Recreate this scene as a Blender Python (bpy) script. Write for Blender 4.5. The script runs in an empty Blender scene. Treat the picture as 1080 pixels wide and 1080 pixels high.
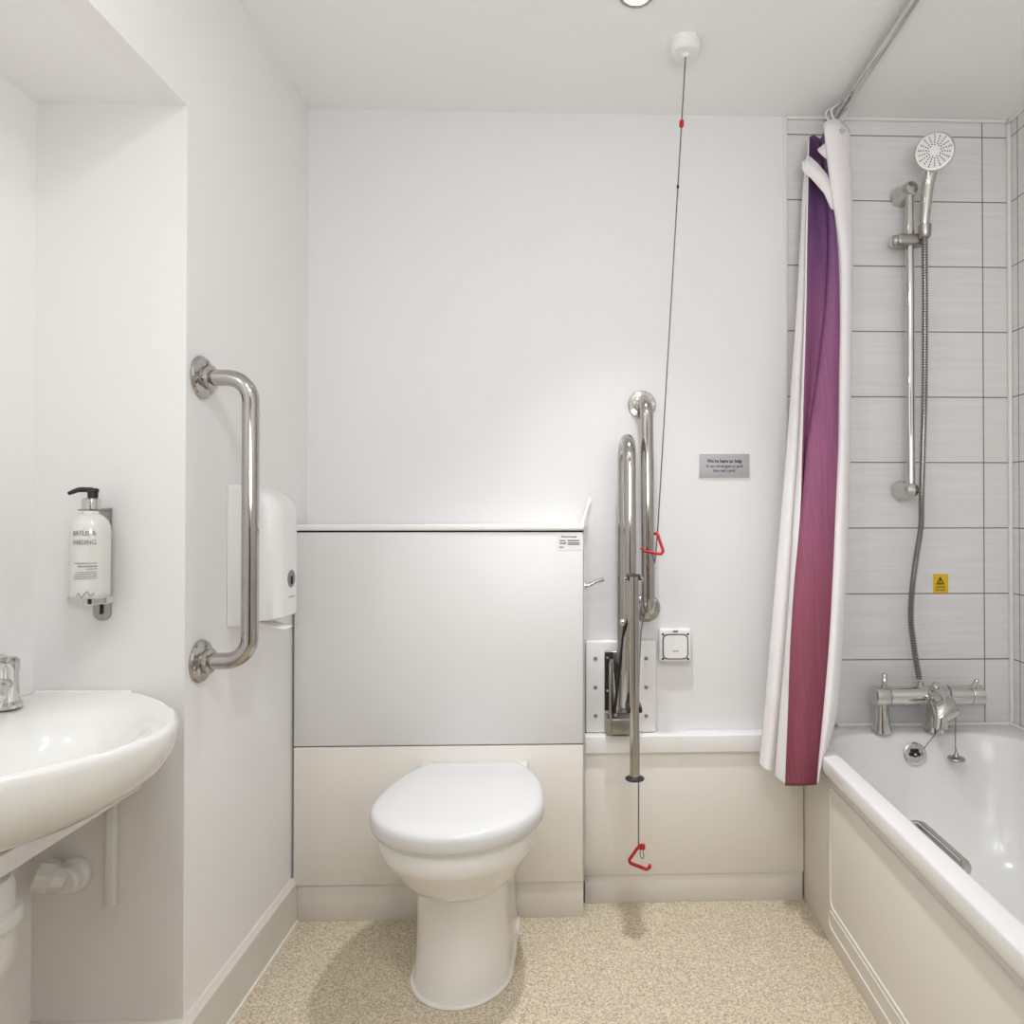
import bpy, bmesh, math, random
from mathutils import Vector, Matrix
random.seed(7)
SC = bpy.context.scene
COL = SC.collection
PI = math.pi

# ------------------------------------------------------------------ camera
F, PX, PY = 740.0, 628.0, 533.5
YAW, PITCH = math.radians(1.8), math.radians(0.5)
CAMZ = 1.16
cam_d = bpy.data.cameras.new('camera')
cam = bpy.data.objects.new('camera', cam_d)
COL.objects.link(cam)
cam.location = (0, 0, CAMZ)
cam.rotation_euler = (PI/2 + PITCH, 0, -YAW)
cam_d.sensor_width = 36
cam_d.lens = F / 1080 * 36
cam_d.shift_x = -(PX - 540) / 1080
cam_d.shift_y = (PY - 540) / 1080
cam_d.clip_start = 0.02
SC.camera = cam
_R = cam.rotation_euler.to_matrix()

def ray(px, py):
    return _R @ Vector(((px - PX) / F, -(py - PY) / F, -1))

def atY(px, py, Y):
    d = ray(px, py); t = Y / d.y
    return Vector((0, 0, CAMZ)) + d * t

def atX(px, py, X):
    d = ray(px, py); t = X / d.x
    return Vector((0, 0, CAMZ)) + d * t

def atZ(px, py, Z):
    d = ray(px, py); t = (Z - CAMZ) / d.z
    return Vector((0, 0, CAMZ)) + d * t

# ------------------------------------------------------------------ materials
def lin(c):
    def f(v):
        v /= 255.0
        return v / 12.92 if v <= 0.04045 else ((v + 0.055) / 1.055) ** 2.4
    return (f(c[0]), f(c[1]), f(c[2]), 1)

def new_mat(name):
    m = bpy.data.materials.new(name)
    m.use_nodes = True
    nt = m.node_tree
    b = nt.nodes.get('Principled BSDF')
    return m, nt, b

def N(nt, t, **kw):
    n = nt.nodes.new(t)
    for k, v in kw.items():
        setattr(n, k, v)
    return n

def mottled(name, c1, c2, rough=0.5, scale=6.0, metal=0.0, bump=0.0, bscale=200.0, spec=0.5, coat=0.0):
    """base colour gently varied by noise"""
    m, nt, b = new_mat(name)
    tc = N(nt, 'ShaderNodeTexCoord')
    no = N(nt, 'ShaderNodeTexNoise'); no.inputs['Scale'].default_value = scale; no.inputs['Detail'].default_value = 4
    nt.links.new(tc.outputs['Object'], no.inputs['Vector'])
    mx = N(nt, 'ShaderNodeMix', data_type='RGBA')
    mx.inputs[6].default_value = lin(c1); mx.inputs[7].default_value = lin(c2)
    nt.links.new(no.outputs['Fac'], mx.inputs[0])
    nt.links.new(mx.outputs[2], b.inputs['Base Color'])
    b.inputs['Roughness'].default_value = rough
    b.inputs['Metallic'].default_value = metal
    b.inputs['Specular IOR Level'].default_value = spec
    b.inputs['Coat Weight'].default_value = coat
    if bump:
        n2 = N(nt, 'ShaderNodeTexNoise'); n2.inputs['Scale'].default_value = bscale
        nt.links.new(tc.outputs['Object'], n2.inputs['Vector'])
        bp = N(nt, 'ShaderNodeBump'); bp.inputs['Strength'].default_value = bump; bp.inputs['Distance'].default_value = 0.002
        nt.links.new(n2.outputs['Fac'], bp.inputs['Height'])
        nt.links.new(bp.outputs['Normal'], b.inputs['Normal'])
    return m

M = {}
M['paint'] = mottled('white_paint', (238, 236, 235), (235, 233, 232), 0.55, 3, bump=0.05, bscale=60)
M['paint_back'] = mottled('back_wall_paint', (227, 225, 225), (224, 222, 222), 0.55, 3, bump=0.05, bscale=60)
M['ceil'] = mottled('ceiling_paint', (240, 239, 238), (237, 236, 235), 0.7, 3)
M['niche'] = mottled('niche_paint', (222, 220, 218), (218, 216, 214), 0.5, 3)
M['lam'] = mottled('white_laminate', (224, 223, 222), (220, 219, 218), 0.38, 2)
M['lam_low'] = mottled('cream_laminate', (230, 225, 218), (226, 221, 213), 0.4, 2)
M['gloss'] = mottled('gloss_white', (236, 235, 233), (233, 231, 229), 0.18, 2)
M['lid'] = mottled('lid_plastic', (216, 215, 214), (213, 212, 211), 0.16, 2)
M['ceramic'] = mottled('white_ceramic', (236, 235, 232), (233, 231, 228), 0.09, 2, coat=0.3)
M['enamel'] = mottled('bath_enamel', (228, 227, 225), (224, 223, 221), 0.2, 2)
M['plastic'] = mottled('white_plastic', (232, 231, 229), (228, 227, 225), 0.3, 4)
M['pipe'] = mottled('white_pipe_plastic', (222, 221, 218), (214, 212, 208), 0.35, 12)
M['skirt'] = mottled('vinyl_skirting', (222, 217, 210), (214, 208, 200), 0.5, 10)
M['chrome'] = mottled('chrome', (214, 212, 208), (205, 203, 199), 0.07, 8, metal=1)
M['steel'] = mottled('polished_steel', (188, 184, 179), (176, 172, 167), 0.10, 10, metal=1)
M['satin'] = mottled('satin_steel', (176, 172, 166), (160, 156, 150), 0.32, 25, metal=1)
M['dark'] = mottled('dark_rubber', (26, 25, 24), (34, 33, 31), 0.5, 20)
M['gap'] = mottled('shadow_gap', (30, 29, 28), (40, 38, 36), 0.8, 20)
M['red'] = mottled('red_plastic', (190, 20, 26), (170, 14, 20), 0.35, 20)
M['cord'] = mottled('cord_grey', (92, 84, 80), (110, 100, 94), 0.7, 90)
M['hose'] = mottled('hose_steel', (170, 168, 165), (150, 148, 145), 0.22, 30, metal=1)
M['ink'] = mottled('black_ink', (32, 31, 34), (42, 41, 44), 0.6, 50)
M['ink2'] = mottled('grey_ink', (128, 124, 120), (138, 134, 130), 0.6, 50)
M['plaque'] = mottled('brushed_plaque', (176, 172, 176), (164, 160, 164), 0.4, 8)
M['yellow'] = mottled('yellow_vinyl', (222, 184, 22), (212, 172, 18), 0.4, 30)
M['brownink'] = mottled('brown_ink', (58, 34, 8), (70, 42, 10), 0.5, 30)
M['sealant'] = mottled('sealant', (240, 238, 234), (226, 220, 210), 0.4, 30)
M['grey'] = mottled('grey_plastic', (120, 118, 118), (140, 138, 138), 0.35, 30)
M['paper'] = mottled('tissue_paper', (238, 237, 234), (230, 228, 225), 0.9, 60)
M['tcloth'] = mottled('white_curtain_cloth', (236, 232, 232), (226, 221, 221), 0.8, 18, bump=0.1, bscale=400)
M['tilewhite'] = mottled('white_trim', (226, 225, 223), (222, 221, 219), 0.35, 8)
M['bottle'] = mottled('frosted_bottle', (216, 215, 208), (204, 204, 198), 0.14, 9, coat=0.4)

def emis(name, col, s):
    m, nt, b = new_mat(name)
    b.inputs['Base Color'].default_value = (1, 1, 1, 1)
    b.inputs['Emission Color'].default_value = col
    b.inputs['Emission Strength'].default_value = s
    return m
M['lamp'] = emis('lamp_glass', (1, 0.95, 0.88, 1), 14)

def floor_mat():
    m, nt, b = new_mat('speckled_vinyl')
    tc = N(nt, 'ShaderNodeTexCoord')
    big = N(nt, 'ShaderNodeTexNoise'); big.inputs['Scale'].default_value = 3
    fine = N(nt, 'ShaderNodeTexNoise'); fine.inputs['Scale'].default_value = 250; fine.inputs['Detail'].default_value = 6; fine.inputs['Roughness'].default_value = .75
    vor = N(nt, 'ShaderNodeTexVoronoi'); vor.inputs['Scale'].default_value = 380
    for n in (big, fine, vor):
        nt.links.new(tc.outputs['Object'], n.inputs['Vector'])
    r1 = N(nt, 'ShaderNodeValToRGB')
    e = r1.color_ramp.elements
    e[0].position = 0.39; e[0].color = lin((146, 132, 110))
    e[1].position = 0.62; e[1].color = lin((232, 221, 200))
    m_ = r1.color_ramp.elements.new(0.5); m_.color = lin((206, 192, 168))
    nt.links.new(fine.outputs['Fac'], r1.inputs['Fac'])
    r2 = N(nt, 'ShaderNodeValToRGB')
    r2.color_ramp.elements[0].position = 0.08; r2.color_ramp.elements[0].color = (0, 0, 0, 1)
    r2.color_ramp.elements[1].position = 0.16; r2.color_ramp.elements[1].color = (1, 1, 1, 1)
    nt.links.new(vor.outputs['Color'], r2.inputs['Fac'])
    mx = N(nt, 'ShaderNodeMix', data_type='RGBA')
    nt.links.new(r2.outputs['Color'], mx.inputs[0])
    mx.inputs[6].default_value = lin((140, 126, 104))
    nt.links.new(r1.outputs['Color'], mx.inputs[7])
    mb = N(nt, 'ShaderNodeMix', data_type='RGBA', blend_type='MULTIPLY')
    mb.inputs[0].default_value = 0.25
    nt.links.new(mx.outputs[2], mb.inputs[6])
    nt.links.new(big.outputs['Color'], mb.inputs[7])
    nt.links.new(mx.outputs[2], b.inputs['Base Color'])
    b.inputs['Roughness'].default_value = 0.55
    return m
M['floor'] = floor_mat()

def tile_mat(name, swap, ox, oz):
    """600 x 200 stacked tiles; swap=True reads the Y axis instead of X (right wall)"""
    m, nt, b = new_mat(name)
    tc = N(nt, 'ShaderNodeTexCoord')
    sep = N(nt, 'ShaderNodeSeparateXYZ')
    nt.links.new(tc.outputs['Object'], sep.inputs[0])
    com = N(nt, 'ShaderNodeCombineXYZ')
    a1 = N(nt, 'ShaderNodeMath', operation='ADD'); a1.inputs[1].default_value = ox
    a2 = N(nt, 'ShaderNodeMath', operation='ADD'); a2.inputs[1].default_value = oz
    nt.links.new(sep.outputs['Y' if swap else 'X'], a1.inputs[0])
    nt.links.new(sep.outputs['Z'], a2.inputs[0])
    nt.links.new(a1.outputs[0], com.inputs['X']); nt.links.new(a2.outputs[0], com.inputs['Y'])
    br = N(nt, 'ShaderNodeTexBrick'); br.offset = 0.0
    br.inputs['Scale'].default_value = 1
    br.inputs['Brick Width'].default_value = 0.612
    br.inputs['Row Height'].default_value = 0.2016
    br.inputs['Mortar Size'].default_value = 0.0018
    br.inputs['Mortar Smooth'].default_value = 0.1
    br.inputs['Color1'].default_value = lin((226, 224, 223))
    br.inputs['Color2'].default_value = lin((224, 222, 221))
    br.inputs['Mortar'].default_value = lin((112, 108, 104))
    nt.links.new(com.outputs[0], br.inputs['Vector'])
    mp = N(nt, 'ShaderNodeMapping'); mp.inputs['Scale'].default_value = (2.5, 2.5, 60)
    nt.links.new(tc.outputs['Object'], mp.inputs['Vector'])
    no = N(nt, 'ShaderNodeTexNoise'); no.inputs['Scale'].default_value = 1.5; no.inputs['Detail'].default_value = 3
    nt.links.new(mp.outputs[0], no.inputs['Vector'])
    rp = N(nt, 'ShaderNodeValToRGB')
    rp.color_ramp.elements[0].position = 0.35; rp.color_ramp.elements[0].color = (0.93, 0.93, 0.93, 1)
    rp.color_ramp.elements[1].position = 0.65; rp.color_ramp.elements[1].color = (1, 1, 1, 1)
    nt.links.new(no.outputs['Fac'], rp.inputs['Fac'])
    mx = N(nt, 'ShaderNodeMix', data_type='RGBA', blend_type='MULTIPLY'); mx.inputs[0].default_value = 1
    nt.links.new(br.outputs['Color'], mx.inputs[6]); nt.links.new(rp.outputs['Color'], mx.inputs[7])
    nt.links.new(mx.outputs[2], b.inputs['Base Color'])
    b.inputs['Roughness'].default_value = 0.32
    bp = N(nt, 'ShaderNodeBump'); bp.inputs['Strength'].default_value = 0.4; bp.inputs['Distance'].default_value = 0.002
    inv = N(nt, 'ShaderNodeMath', operation='SUBTRACT'); inv.inputs[0].default_value = 1
    nt.links.new(br.outputs['Fac'], inv.inputs[1])
    nt.links.new(inv.outputs[0], bp.inputs['Height'])
    nt.links.new(bp.outputs['Normal'], b.inputs['Normal'])
    return m

def stripe_mat():
    """woven stripe, violet at the top running to wine red at the hem (object Z = height)"""
    m, nt, b = new_mat('purple_stripe_cloth')
    tc = N(nt, 'ShaderNodeTexCoord')
    sep = N(nt, 'ShaderNodeSeparateXYZ')
    nt.links.new(tc.outputs['Object'], sep.inputs[0])
    mr = N(nt, 'ShaderNodeMapRange')
    mr.inputs['From Min'].default_value = -.93; mr.inputs['From Max'].default_value = .93
    nt.links.new(sep.outputs['Z'], mr.inputs['Value'])
    rp = N(nt, 'ShaderNodeValToRGB')
    el = rp.color_ramp.elements
    el[0].position = 0.0; el[0].color = lin((126, 58, 72))
    el[1].position = 1.0; el[1].color = lin((98, 70, 104))
    for p, c in ((0.25, (138, 70, 90)), (0.5, (146, 86, 120)), (0.72, (138, 86, 126)), (0.84, (112, 72, 122))):
        x = el.new(p); x.color = lin(c)
    nt.links.new(mr.outputs[0], rp.inputs['Fac'])
    mp = N(nt, 'ShaderNodeMapping'); mp.inputs['Scale'].default_value = (420, 60, 3)
    nt.links.new(tc.outputs['Object'], mp.inputs['Vector'])
    no = N(nt, 'ShaderNodeTexNoise'); no.inputs['Scale'].default_value = 1; no.inputs['Detail'].default_value = 2
    nt.links.new(mp.outputs[0], no.inputs['Vector'])
    r2 = N(nt, 'ShaderNodeValToRGB')
    r2.color_ramp.elements[0].position = 0.35; r2.color_ramp.elements[0].color = (0.8, 0.8, 0.82, 1)
    r2.color_ramp.elements[1].position = 0.68; r2.color_ramp.elements[1].color = (1.12, 1.1, 1.1, 1)
    nt.links.new(no.outputs['Fac'], r2.inputs['Fac'])
    mx = N(nt, 'ShaderNodeMix', data_type='RGBA', blend_type='MULTIPLY'); mx.inputs[0].default_value = 1
    nt.links.new(rp.outputs['Color'], mx.inputs[6]); nt.links.new(r2.outputs['Color'], mx.inputs[7])
    nt.links.new(mx.outputs[2], b.inputs['Base Color'])
    b.inputs['Roughness'].default_value = 0.75
    return m
M['stripe'] = stripe_mat()

# ------------------------------------------------------------------ mesh helpers
def add_box(bm, lo, hi, bevel=0.0, seg=2, rot=None):
    lo, hi = Vector(lo), Vector(hi)
    c = (lo + hi) / 2; s = hi - lo
    tmp = bmesh.new()
    bmesh.ops.create_cube(tmp, size=1)
    for v in tmp.verts:
        v.co = Vector((v.co.x * s.x, v.co.y * s.y, v.co.z * s.z))
    if bevel > 0:
        bmesh.ops.bevel(tmp, geom=list(tmp.edges), offset=min(bevel, min(s) * 0.49), segments=seg, profile=0.5, affect='EDGES')
    for v in tmp.verts:
        v.co = (rot @ v.co if rot else v.co) + c
    merge(bm, tmp)

def merge(bm, tmp):
    mp = {}
    for v in tmp.verts:
        mp[v] = bm.verts.new(v.co)
    for f in tmp.faces:
        try:
            nf = bm.faces.new([mp[v] for v in f.verts]); nf.material_index = f.material_index
        except ValueError:
            pass
    tmp.free()

def add_rings(bm, rings, cap0=True, cap1=True, closed=True, loop=False):
    vs = [[bm.verts.new(p) for p in r] for r in rings]
    n = len(vs[0])
    pairs = list(zip(vs, vs[1:])) + ([(vs[-1], vs[0])] if loop else [])
    for a, b in pairs:
        for i in range(n if closed else n - 1):
            j = (i + 1) % n
            bm.faces.new((a[i], a[j], b[j], b[i]))
    if not loop:
        if cap0: bm.faces.new(list(reversed(vs[0])))
        if cap1: bm.faces.new(vs[-1])
    return vs

def add_tube(bm, path, r, seg=12, loop=False, caps=True):
    path = [Vector(p) for p in path]
    n = len(path)
    rs = r if isinstance(r, (list, tuple)) else [r] * n
    tans = []
    for i in range(n):
        if loop:
            t = path[(i + 1) % n] - path[i - 1]
        else:
            t = path[min(i + 1, n - 1)] - path[max(i - 1, 0)]
        tans.append(t.normalized())
    up = Vector((0, 0, 1)) if abs(tans[0].z) < 0.9 else Vector((1, 0, 0))
    u = tans[0].cross(up).normalized()
    rings = []
    for i in range(n):
        t = tans[i]
        u = (u - t * u.dot(t)).normalized()
        w = t.cross(u)
        rings.append([path[i] + (u * math.cos(2 * PI * k / seg) + w * math.sin(2 * PI * k / seg)) * rs[i] for k in range(seg)])
    add_rings(bm, rings, caps, caps, True, loop)

def fillet(pts, rad, n=8):
    pts = [Vector(p) for p in pts]
    out = [pts[0]]
    for a, b, c in zip(pts, pts[1:], pts[2:]):
        d1 = (a - b).normalized(); d2 = (c - b).normalized()
        ang = d1.angle(d2)
        if ang > PI - 0.02:
            out.append(b); continue
        cut = min(rad / math.tan(ang / 2), (a - b).length * 0.49, (c - b).length * 0.49)
        rr = cut * math.tan(ang / 2)
        cen = b + (d1 + d2).normalized() * (rr / math.sin(ang / 2))
        p0 = b + d1 * cut - cen; p1 = b + d2 * cut - cen
        for k in range(n + 1):
            out.append(cen + p0.normalized().slerp(p1.normalized(), k / n) * rr)
    out.append(pts[-1])
    return out

def smooth_path(pts, sub=6):
    pts = [Vector(p) for p in pts]
    P = [pts[0]] + pts + [pts[-1]]
    out = []
    for i in range(1, len(P) - 2):
        for k in range(sub):
            t = k / sub
            a, b, c, d = P[i-1], P[i], P[i+1], P[i+2]
            out.append(0.5 * ((2*b) + (c-a)*t + (2*a-5*b+4*c-d)*t*t + (3*b-a-3*c+d)*t**3))
    out.append(pts[-1])
    return out

def add_lathe(bm, prof, loc=(0, 0, 0), axis=(0, 0, 1), seg=24):
    """prof: list of (radius, height along axis)"""
    loc = Vector(loc); ax = Vector(axis).normalized()
    q = Vector((0, 0, 1)).rotation_difference(ax)
    rings = []
    for r, h in prof:
        rings.append([loc + q @ Vector((r * math.cos(2*PI*k/seg), r * math.sin(2*PI*k/seg), h)) for k in range(seg)])
    add_rings(bm, rings)

def add_prism(bm, pts, vec):
    pts = [Vector(p) for p in pts]; vec = Vector(vec)
    add_rings(bm, [pts, [p + vec for p in pts]])

def rrect(cx, cy, hx, hy, r, n=6):
    out = []
    for sx, sy, a0 in ((1, 1, 0), (-1, 1, PI/2), (-1, -1, PI), (1, -1, 3*PI/2)):
        for k in range(n + 1):
            a = a0 + (PI/2) * k / n
            out.append((cx + sx*(hx - r) + r*math.cos(a), cy + sy*(hy - r) + r*math.sin(a)))
    return out

def obj(name, bm, mat, parent=None, angle=35, smooth=True, slots=None):
    me = bpy.data.meshes.new(name)
    bmesh.ops.remove_doubles(bm, verts=bm.verts, dist=1e-6)
    bmesh.ops.recalc_face_normals(bm, faces=bm.faces)
    o = bpy.data.objects.new(name, me)
    COL.objects.link(o)
    bb0 = [min(v.co[i] for v in bm.verts) for i in range(3)]
    bb1 = [max(v.co[i] for v in bm.verts) for i in range(3)]
    if parent is not None:
        org = Vector((0, 0, 0)); p = parent
        while p is not None:
            org += p.location; p = p.parent
        base = Vector(((bb0[0]+bb1[0])/2, (bb0[1]+bb1[1])/2, (bb0[2]+bb1[2])/2)) - org
        o.parent = parent
        o.location = base
        off = org + base
    else:
        off = Vector(((bb0[0]+bb1[0])/2, (bb0[1]+bb1[1])/2, bb0[2]))
        o.location = off
    for v in bm.verts:
        v.co -= off
    bm.to_mesh(me); bm.free()
    for m in (slots or [mat]):
        me.materials.append(m)
    if smooth:
        for p in me.polygons: p.use_smooth = True
        me.set_sharp_from_angle(angle=math.radians(angle))
    return o

def thing(name, label, cat, loc, group=None):
    o = bpy.data.objects.new(name, None)
    o.empty_display_size = 0.05
    COL.objects.link(o); o.location = Vector(loc)
    o['label'] = label; o['category'] = cat
    if group: o['group'] = group
    return o

def tag(o, label, cat, group=None):
    o['label'] = label; o['category'] = cat
    if group: o['group'] = group
    return o

def struct(name, bm, mat, smooth=False, slots=None):
    o = obj(name, bm, mat, None, smooth=smooth, slots=slots)
    o['kind'] = 'structure'
    return o

def box_obj(name, lo, hi, mat, parent=None, bevel=0.0, seg=2):
    bm = bmesh.new(); add_box(bm, lo, hi, bevel, seg)
    return obj(name, bm, mat, parent)

def tube_obj(name, path, r, mat, parent=None, seg=12, loop=False):
    bm = bmesh.new(); add_tube(bm, path, r, seg, loop)
    return obj(name, bm, mat, parent, 50)

def lathe_obj(name, prof, loc, axis, mat, parent=None, seg=24):
    bm = bmesh.new(); add_lathe(bm, prof, loc, axis, seg)
    return obj(name, bm, mat, parent)

def text_bm(body, size, mat4, bold=0.0, align='CENTER', spacing=1.0, fit=None, ext=0.0002):
    cu = bpy.data.curves.new('lettering', 'FONT')
    cu.body = body; cu.size = size; cu.align_x = align; cu.align_y = 'CENTER'
    cu.offset = bold; cu.extrude = ext; cu.resolution_u = 2; cu.space_character = spacing
    t = bpy.data.objects.new('lettering', cu)
    COL.objects.link(t)
    dg = bpy.context.evaluated_depsgraph_get()
    me = bpy.data.meshes.new_from_object(t.evaluated_get(dg))
    bpy.data.objects.remove(t); bpy.data.curves.remove(cu)
    bm = bmesh.new(); bm.from_mesh(me); bpy.data.meshes.remove(me)
    if fit:
        w = max(v.co.x for v in bm.verts) - min(v.co.x for v in bm.verts)
        for v in bm.verts: v.co.x *= fit / w
    bm.transform(mat4)
    return bm

def wall_text(parent, lines, mat, bars=(), name='lettering'):
    """lines: (body, (x,y,z) centre, size, bold, fit); text faces -Y"""
    bm = bmesh.new()
    for body, c, size, bold, fit in lines:
        tm = text_bm(body, size, Matrix.Translation(Vector(c)) @ Matrix.Rotation(PI/2, 4, 'X'), bold, fit=fit)
        merge(bm, tm)
    for (x0, x1, z0, z1, y) in bars:
        add_box(bm, (x0, y - 0.0003, z0), (x1, y, z1))
    return obj(name, bm, mat, parent, smooth=False)

# ------------------------------------------------------------------ room
D = 2.126
CE = 2.374
XL, XN, XR = -0.797, -1.10, 1.352
YN = 1.468
YB = -0.75
NZ = 2.0
TX = 0.653          # tile edge

def sbox(name, lo, hi, mat):
    bm = bmesh.new(); add_box(bm, lo, hi)
    return struct(name, bm, mat)

sbox('floor', (XN - .05, YB - .05, -0.05), (XR + .05, D + .05, 0), M['floor'])
sbox('ceiling', (XL, YB - .05, CE), (XR + .05, D + .05, CE + .05), M['ceil'])
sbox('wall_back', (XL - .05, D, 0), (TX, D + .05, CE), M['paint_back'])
o = sbox('wall_back_tiled', (TX, D, 0), (XR + .05, D + .05, CE), None)
o.data.materials.clear()
o.data.materials.append(tile_mat('wall_tile_back', False, (XR + .05 + TX) / 2 - 1.2658 + 0.612 * 4, 0.2016 * 5 - 0.909))
o = sbox('wall_right', (XR, YB - .05, 0), (XR + .05, D, CE), None)
o.data.materials.clear()
o.data.materials.append(tile_mat('wall_tile_right', True, (YB - .05 + D) / 2 - 2.087 + 0.612 * 8, 0.2016 * 5 - 0.909))
# left wall with the basin niche cut out of it
bm = bmesh.new()
add_prism(bm, [(XL, YN + .001, 0), (XL, D, 0), (XL, D, CE), (XL, YB, CE), (XL, YB, NZ), (XL, YN + .001, NZ)], (-0.05, 0, 0))
struct('wall_left', bm, M['paint'])
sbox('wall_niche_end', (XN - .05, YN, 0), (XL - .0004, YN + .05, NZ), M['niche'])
sbox('wall_niche_side', (XN - .05, YB, 0), (XN, YN, NZ), M['paint'])
sbox('ceiling_niche', (XN - .05, YB, NZ), (XL - .05, YN + .05, NZ + .05), M['ceil'])
sbox('wall_front', (XN - .05, YB - .05, 0), (XR + .05, YB, CE), M['paint'])
# door behind the camera
bm = bmesh.new(); add_box(bm, (-.38, YB, 0), (-.30, YB + .02, 2.08)); add_box(bm, (.64, YB, 0), (.72, YB + .02, 2.08)); add_box(bm, (-.38, YB, 2.0), (.72, YB + .02, 2.08))
struct('trim_6', bm, M['tilewhite'])
bm = bmesh.new(); add_box(bm, (-.30, YB, 0.004), (.64, YB + .012, 2.0))
struct('door_1', bm, mottled('dark_door_wood', (70, 58, 48), (88, 72, 58), .4, 6))
# baseboards
FY0 = 2.019
BH = 0.125
bm = bmesh.new()
add_prism(bm, [(XL, YN - .016, 0), (XL + .016, YN - .016, 0), (XL + .016, YN - .016, BH - .012), (XL + .006, YN - .016, BH), (XL, YN - .016, BH)], (0, FY0 - YN + .016, 0))
struct('baseboard_left', bm, M['skirt'])
bm = bmesh.new()
add_prism(bm, [(XN, YN, 0), (XN, YN - .016, 0), (XN, YN - .016, BH - .012), (XN, YN - .006, BH), (XN, YN, BH)], (XL - XN, 0, 0))
struct('baseboard_niche', bm, M['skirt'])
bm = bmesh.new(); add_box(bm, (XL + .016, YN - .016, 0), (XL + .021, FY0, .006))
struct('trim_1', bm, M['sealant'])
bm = bmesh.new(); add_box(bm, (TX - .008, D - .006, 0.49), (TX + .002, D, CE - .002), .002)
struct('trim_2', bm, M['tilewhite'])
bm = bmesh.new(); add_box(bm, (XR - .012, D - .012, 0.51), (XR, D, CE - .012), .004)
struct('trim_3', bm, M['tilewhite'])
bm = bmesh.new(); add_box(bm, (TX, D - .01, CE - .01), (XR - .012, D, CE), .003)
struct('trim_4', bm, M['tilewhite'])
bm = bmesh.new(); add_box(bm, (XR - .01, 0.3, CE - .01), (XR, D, CE), .003)
struct('trim_5', bm, M['tilewhite'])

# ------------------------------------------------------------------ cistern boxing
FY = 2.015
p0 = atY(303, 968, FY); p1 = atY(615, 560, FY)
BX0, BX1 = XL + .002, p1.x
zt = atY(460, 553, FY).z; zl = atY(460, 560, FY).z
zg = atY(460, 786.5, FY).z; zp = atY(460, 932, FY).z
t = thing('cistern_boxing', 'wide white laminate boxing behind the toilet hiding the cistern', 'cabinet', ((BX0+BX1)/2, FY, 0))
box_obj('carcass', (BX0, FY + .02, 0), (BX1, D - .006, zt - .02), M['gap'], t)
box_obj('upper_panel', (BX0 + .005, FY, zg + .002), (BX1, FY + .018, zl - .004), M['lam'], t, .0012)
box_obj('lower_panel', (BX0 + .005, FY, zp), (BX1, FY + .018, zg - .002), M['lam_low'], t, .0012)
box_obj('plinth', (BX0 + .002, FY + .006, 0), (BX1 + .001, FY + .019, zp - .0005), M['skirt'], t, .001)
box_obj('side_panel', (BX1 + .0015, FY + .004, zp), (BX1 + .004, D - .006, zt - .018), M['lam'], t)
lx0 = atY(316, 555, FY).x
box_obj('ledge_top', (BX0, FY - .006, zl + .001), (BX1 + .004, D - .002, zt), M['gloss'], t, .006, 3)
bm = bmesh.new()
q0 = atY(613, 556, FY - .002); q1 = atY(622.5, 526, D - .008)
add_tube(bm, [q0, q1], .0045, 8)
obj('sealant_strip', bm, M['sealant'], t)
# flush lever on its right side
lv = lathe_obj('flush_lever', [(.012, 0), (.012, .006), (.007, .008), (.007, .016), (0.002, .017)], (BX1 + .004, 2.06, .945), (1, 0, 0), M['chrome'], t, 16)
lv['label'] = 'small chrome flush lever'
a = Vector((BX1 + .018, 2.06, .945)); b2 = atY(637, 611, 2.06)
tube_obj('lever_arm', [a, a + (b2-a)*.5 + Vector((0, 0, .003)), b2], [.006, .005, .0065], M['chrome'], lv, 10)
# sticker
sx0, sx1 = atY(587, 565, FY).x, atY(613, 565, FY).x
sz1, sz0 = atY(600, 562, FY).z, atY(600, 580, FY).z
t = thing('access_sticker', 'small pale printed sticker at top right corner of the cistern boxing', 'sticker', ((sx0+sx1)/2, FY, sz0))
box_obj('label_sheet', (sx0, FY - .0008, sz0), (sx1, FY, sz1), M['plaque'] if False else M['plastic'], t)
w = sx1 - sx0; h = sz1 - sz0; cx = (sx0 + sx1) / 2
wall_text(t, [('Point of access', (cx, FY - .001, sz1 - h*.22), .0075, .0002, w*.62)], M['ink'],
          [(sx0 + w*.12, sx0 + w*.36, sz0 + h*.52, sz0 + h*.57, FY - .001), (sx0 + w*.44, sx0 + w*.92, sz0 + h*.52, sz0 + h*.58, FY - .001),
           (sx0 + w*.12, sx0 + w*.40, sz0 + h*.36, sz0 + h*.42, FY - .001), (sx0 + w*.46, sx0 + w*.94, sz0 + h*.38, sz0 + h*.43, FY - .001),
           (sx0 + w*.46, sx0 + w*.94, sz0 + h*.30, sz0 + h*.34, FY - .001), (sx0 + w*.12, sx0 + w*.28, sz0 + h*.14, sz0 + h*.19, FY - .001)])

# ------------------------------------------------------------------ low dado boxing on the right
DY = 2.085
DX0 = BX1 + .006; DX1 = 0.692
z_lip0 = atY(700, 793, DY).z; z_pl = atY(700, 922, DY).z
z_top = atY(700, 775, DY - .006).z
t = thing('pipe_boxing', 'low cream laminate boxing with white ledge between toilet and bath', 'cabinet', ((DX0+DX1)/2, DY, 0))
box_obj('front_panel', (DX0, DY, z_pl), (DX1 - .004, D, z_lip0 - .001), M['lam_low'], t, .001)
box_obj('plinth', (DX0, DY + .004, 0), (DX1 - .006, D, z_pl - .0008), M['skirt'], t, .001)
box_obj('ledge', (DX0, DY - .012, z_lip0), (TX - .012, D, z_top), M['gloss'], t, .004, 3)

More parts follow.
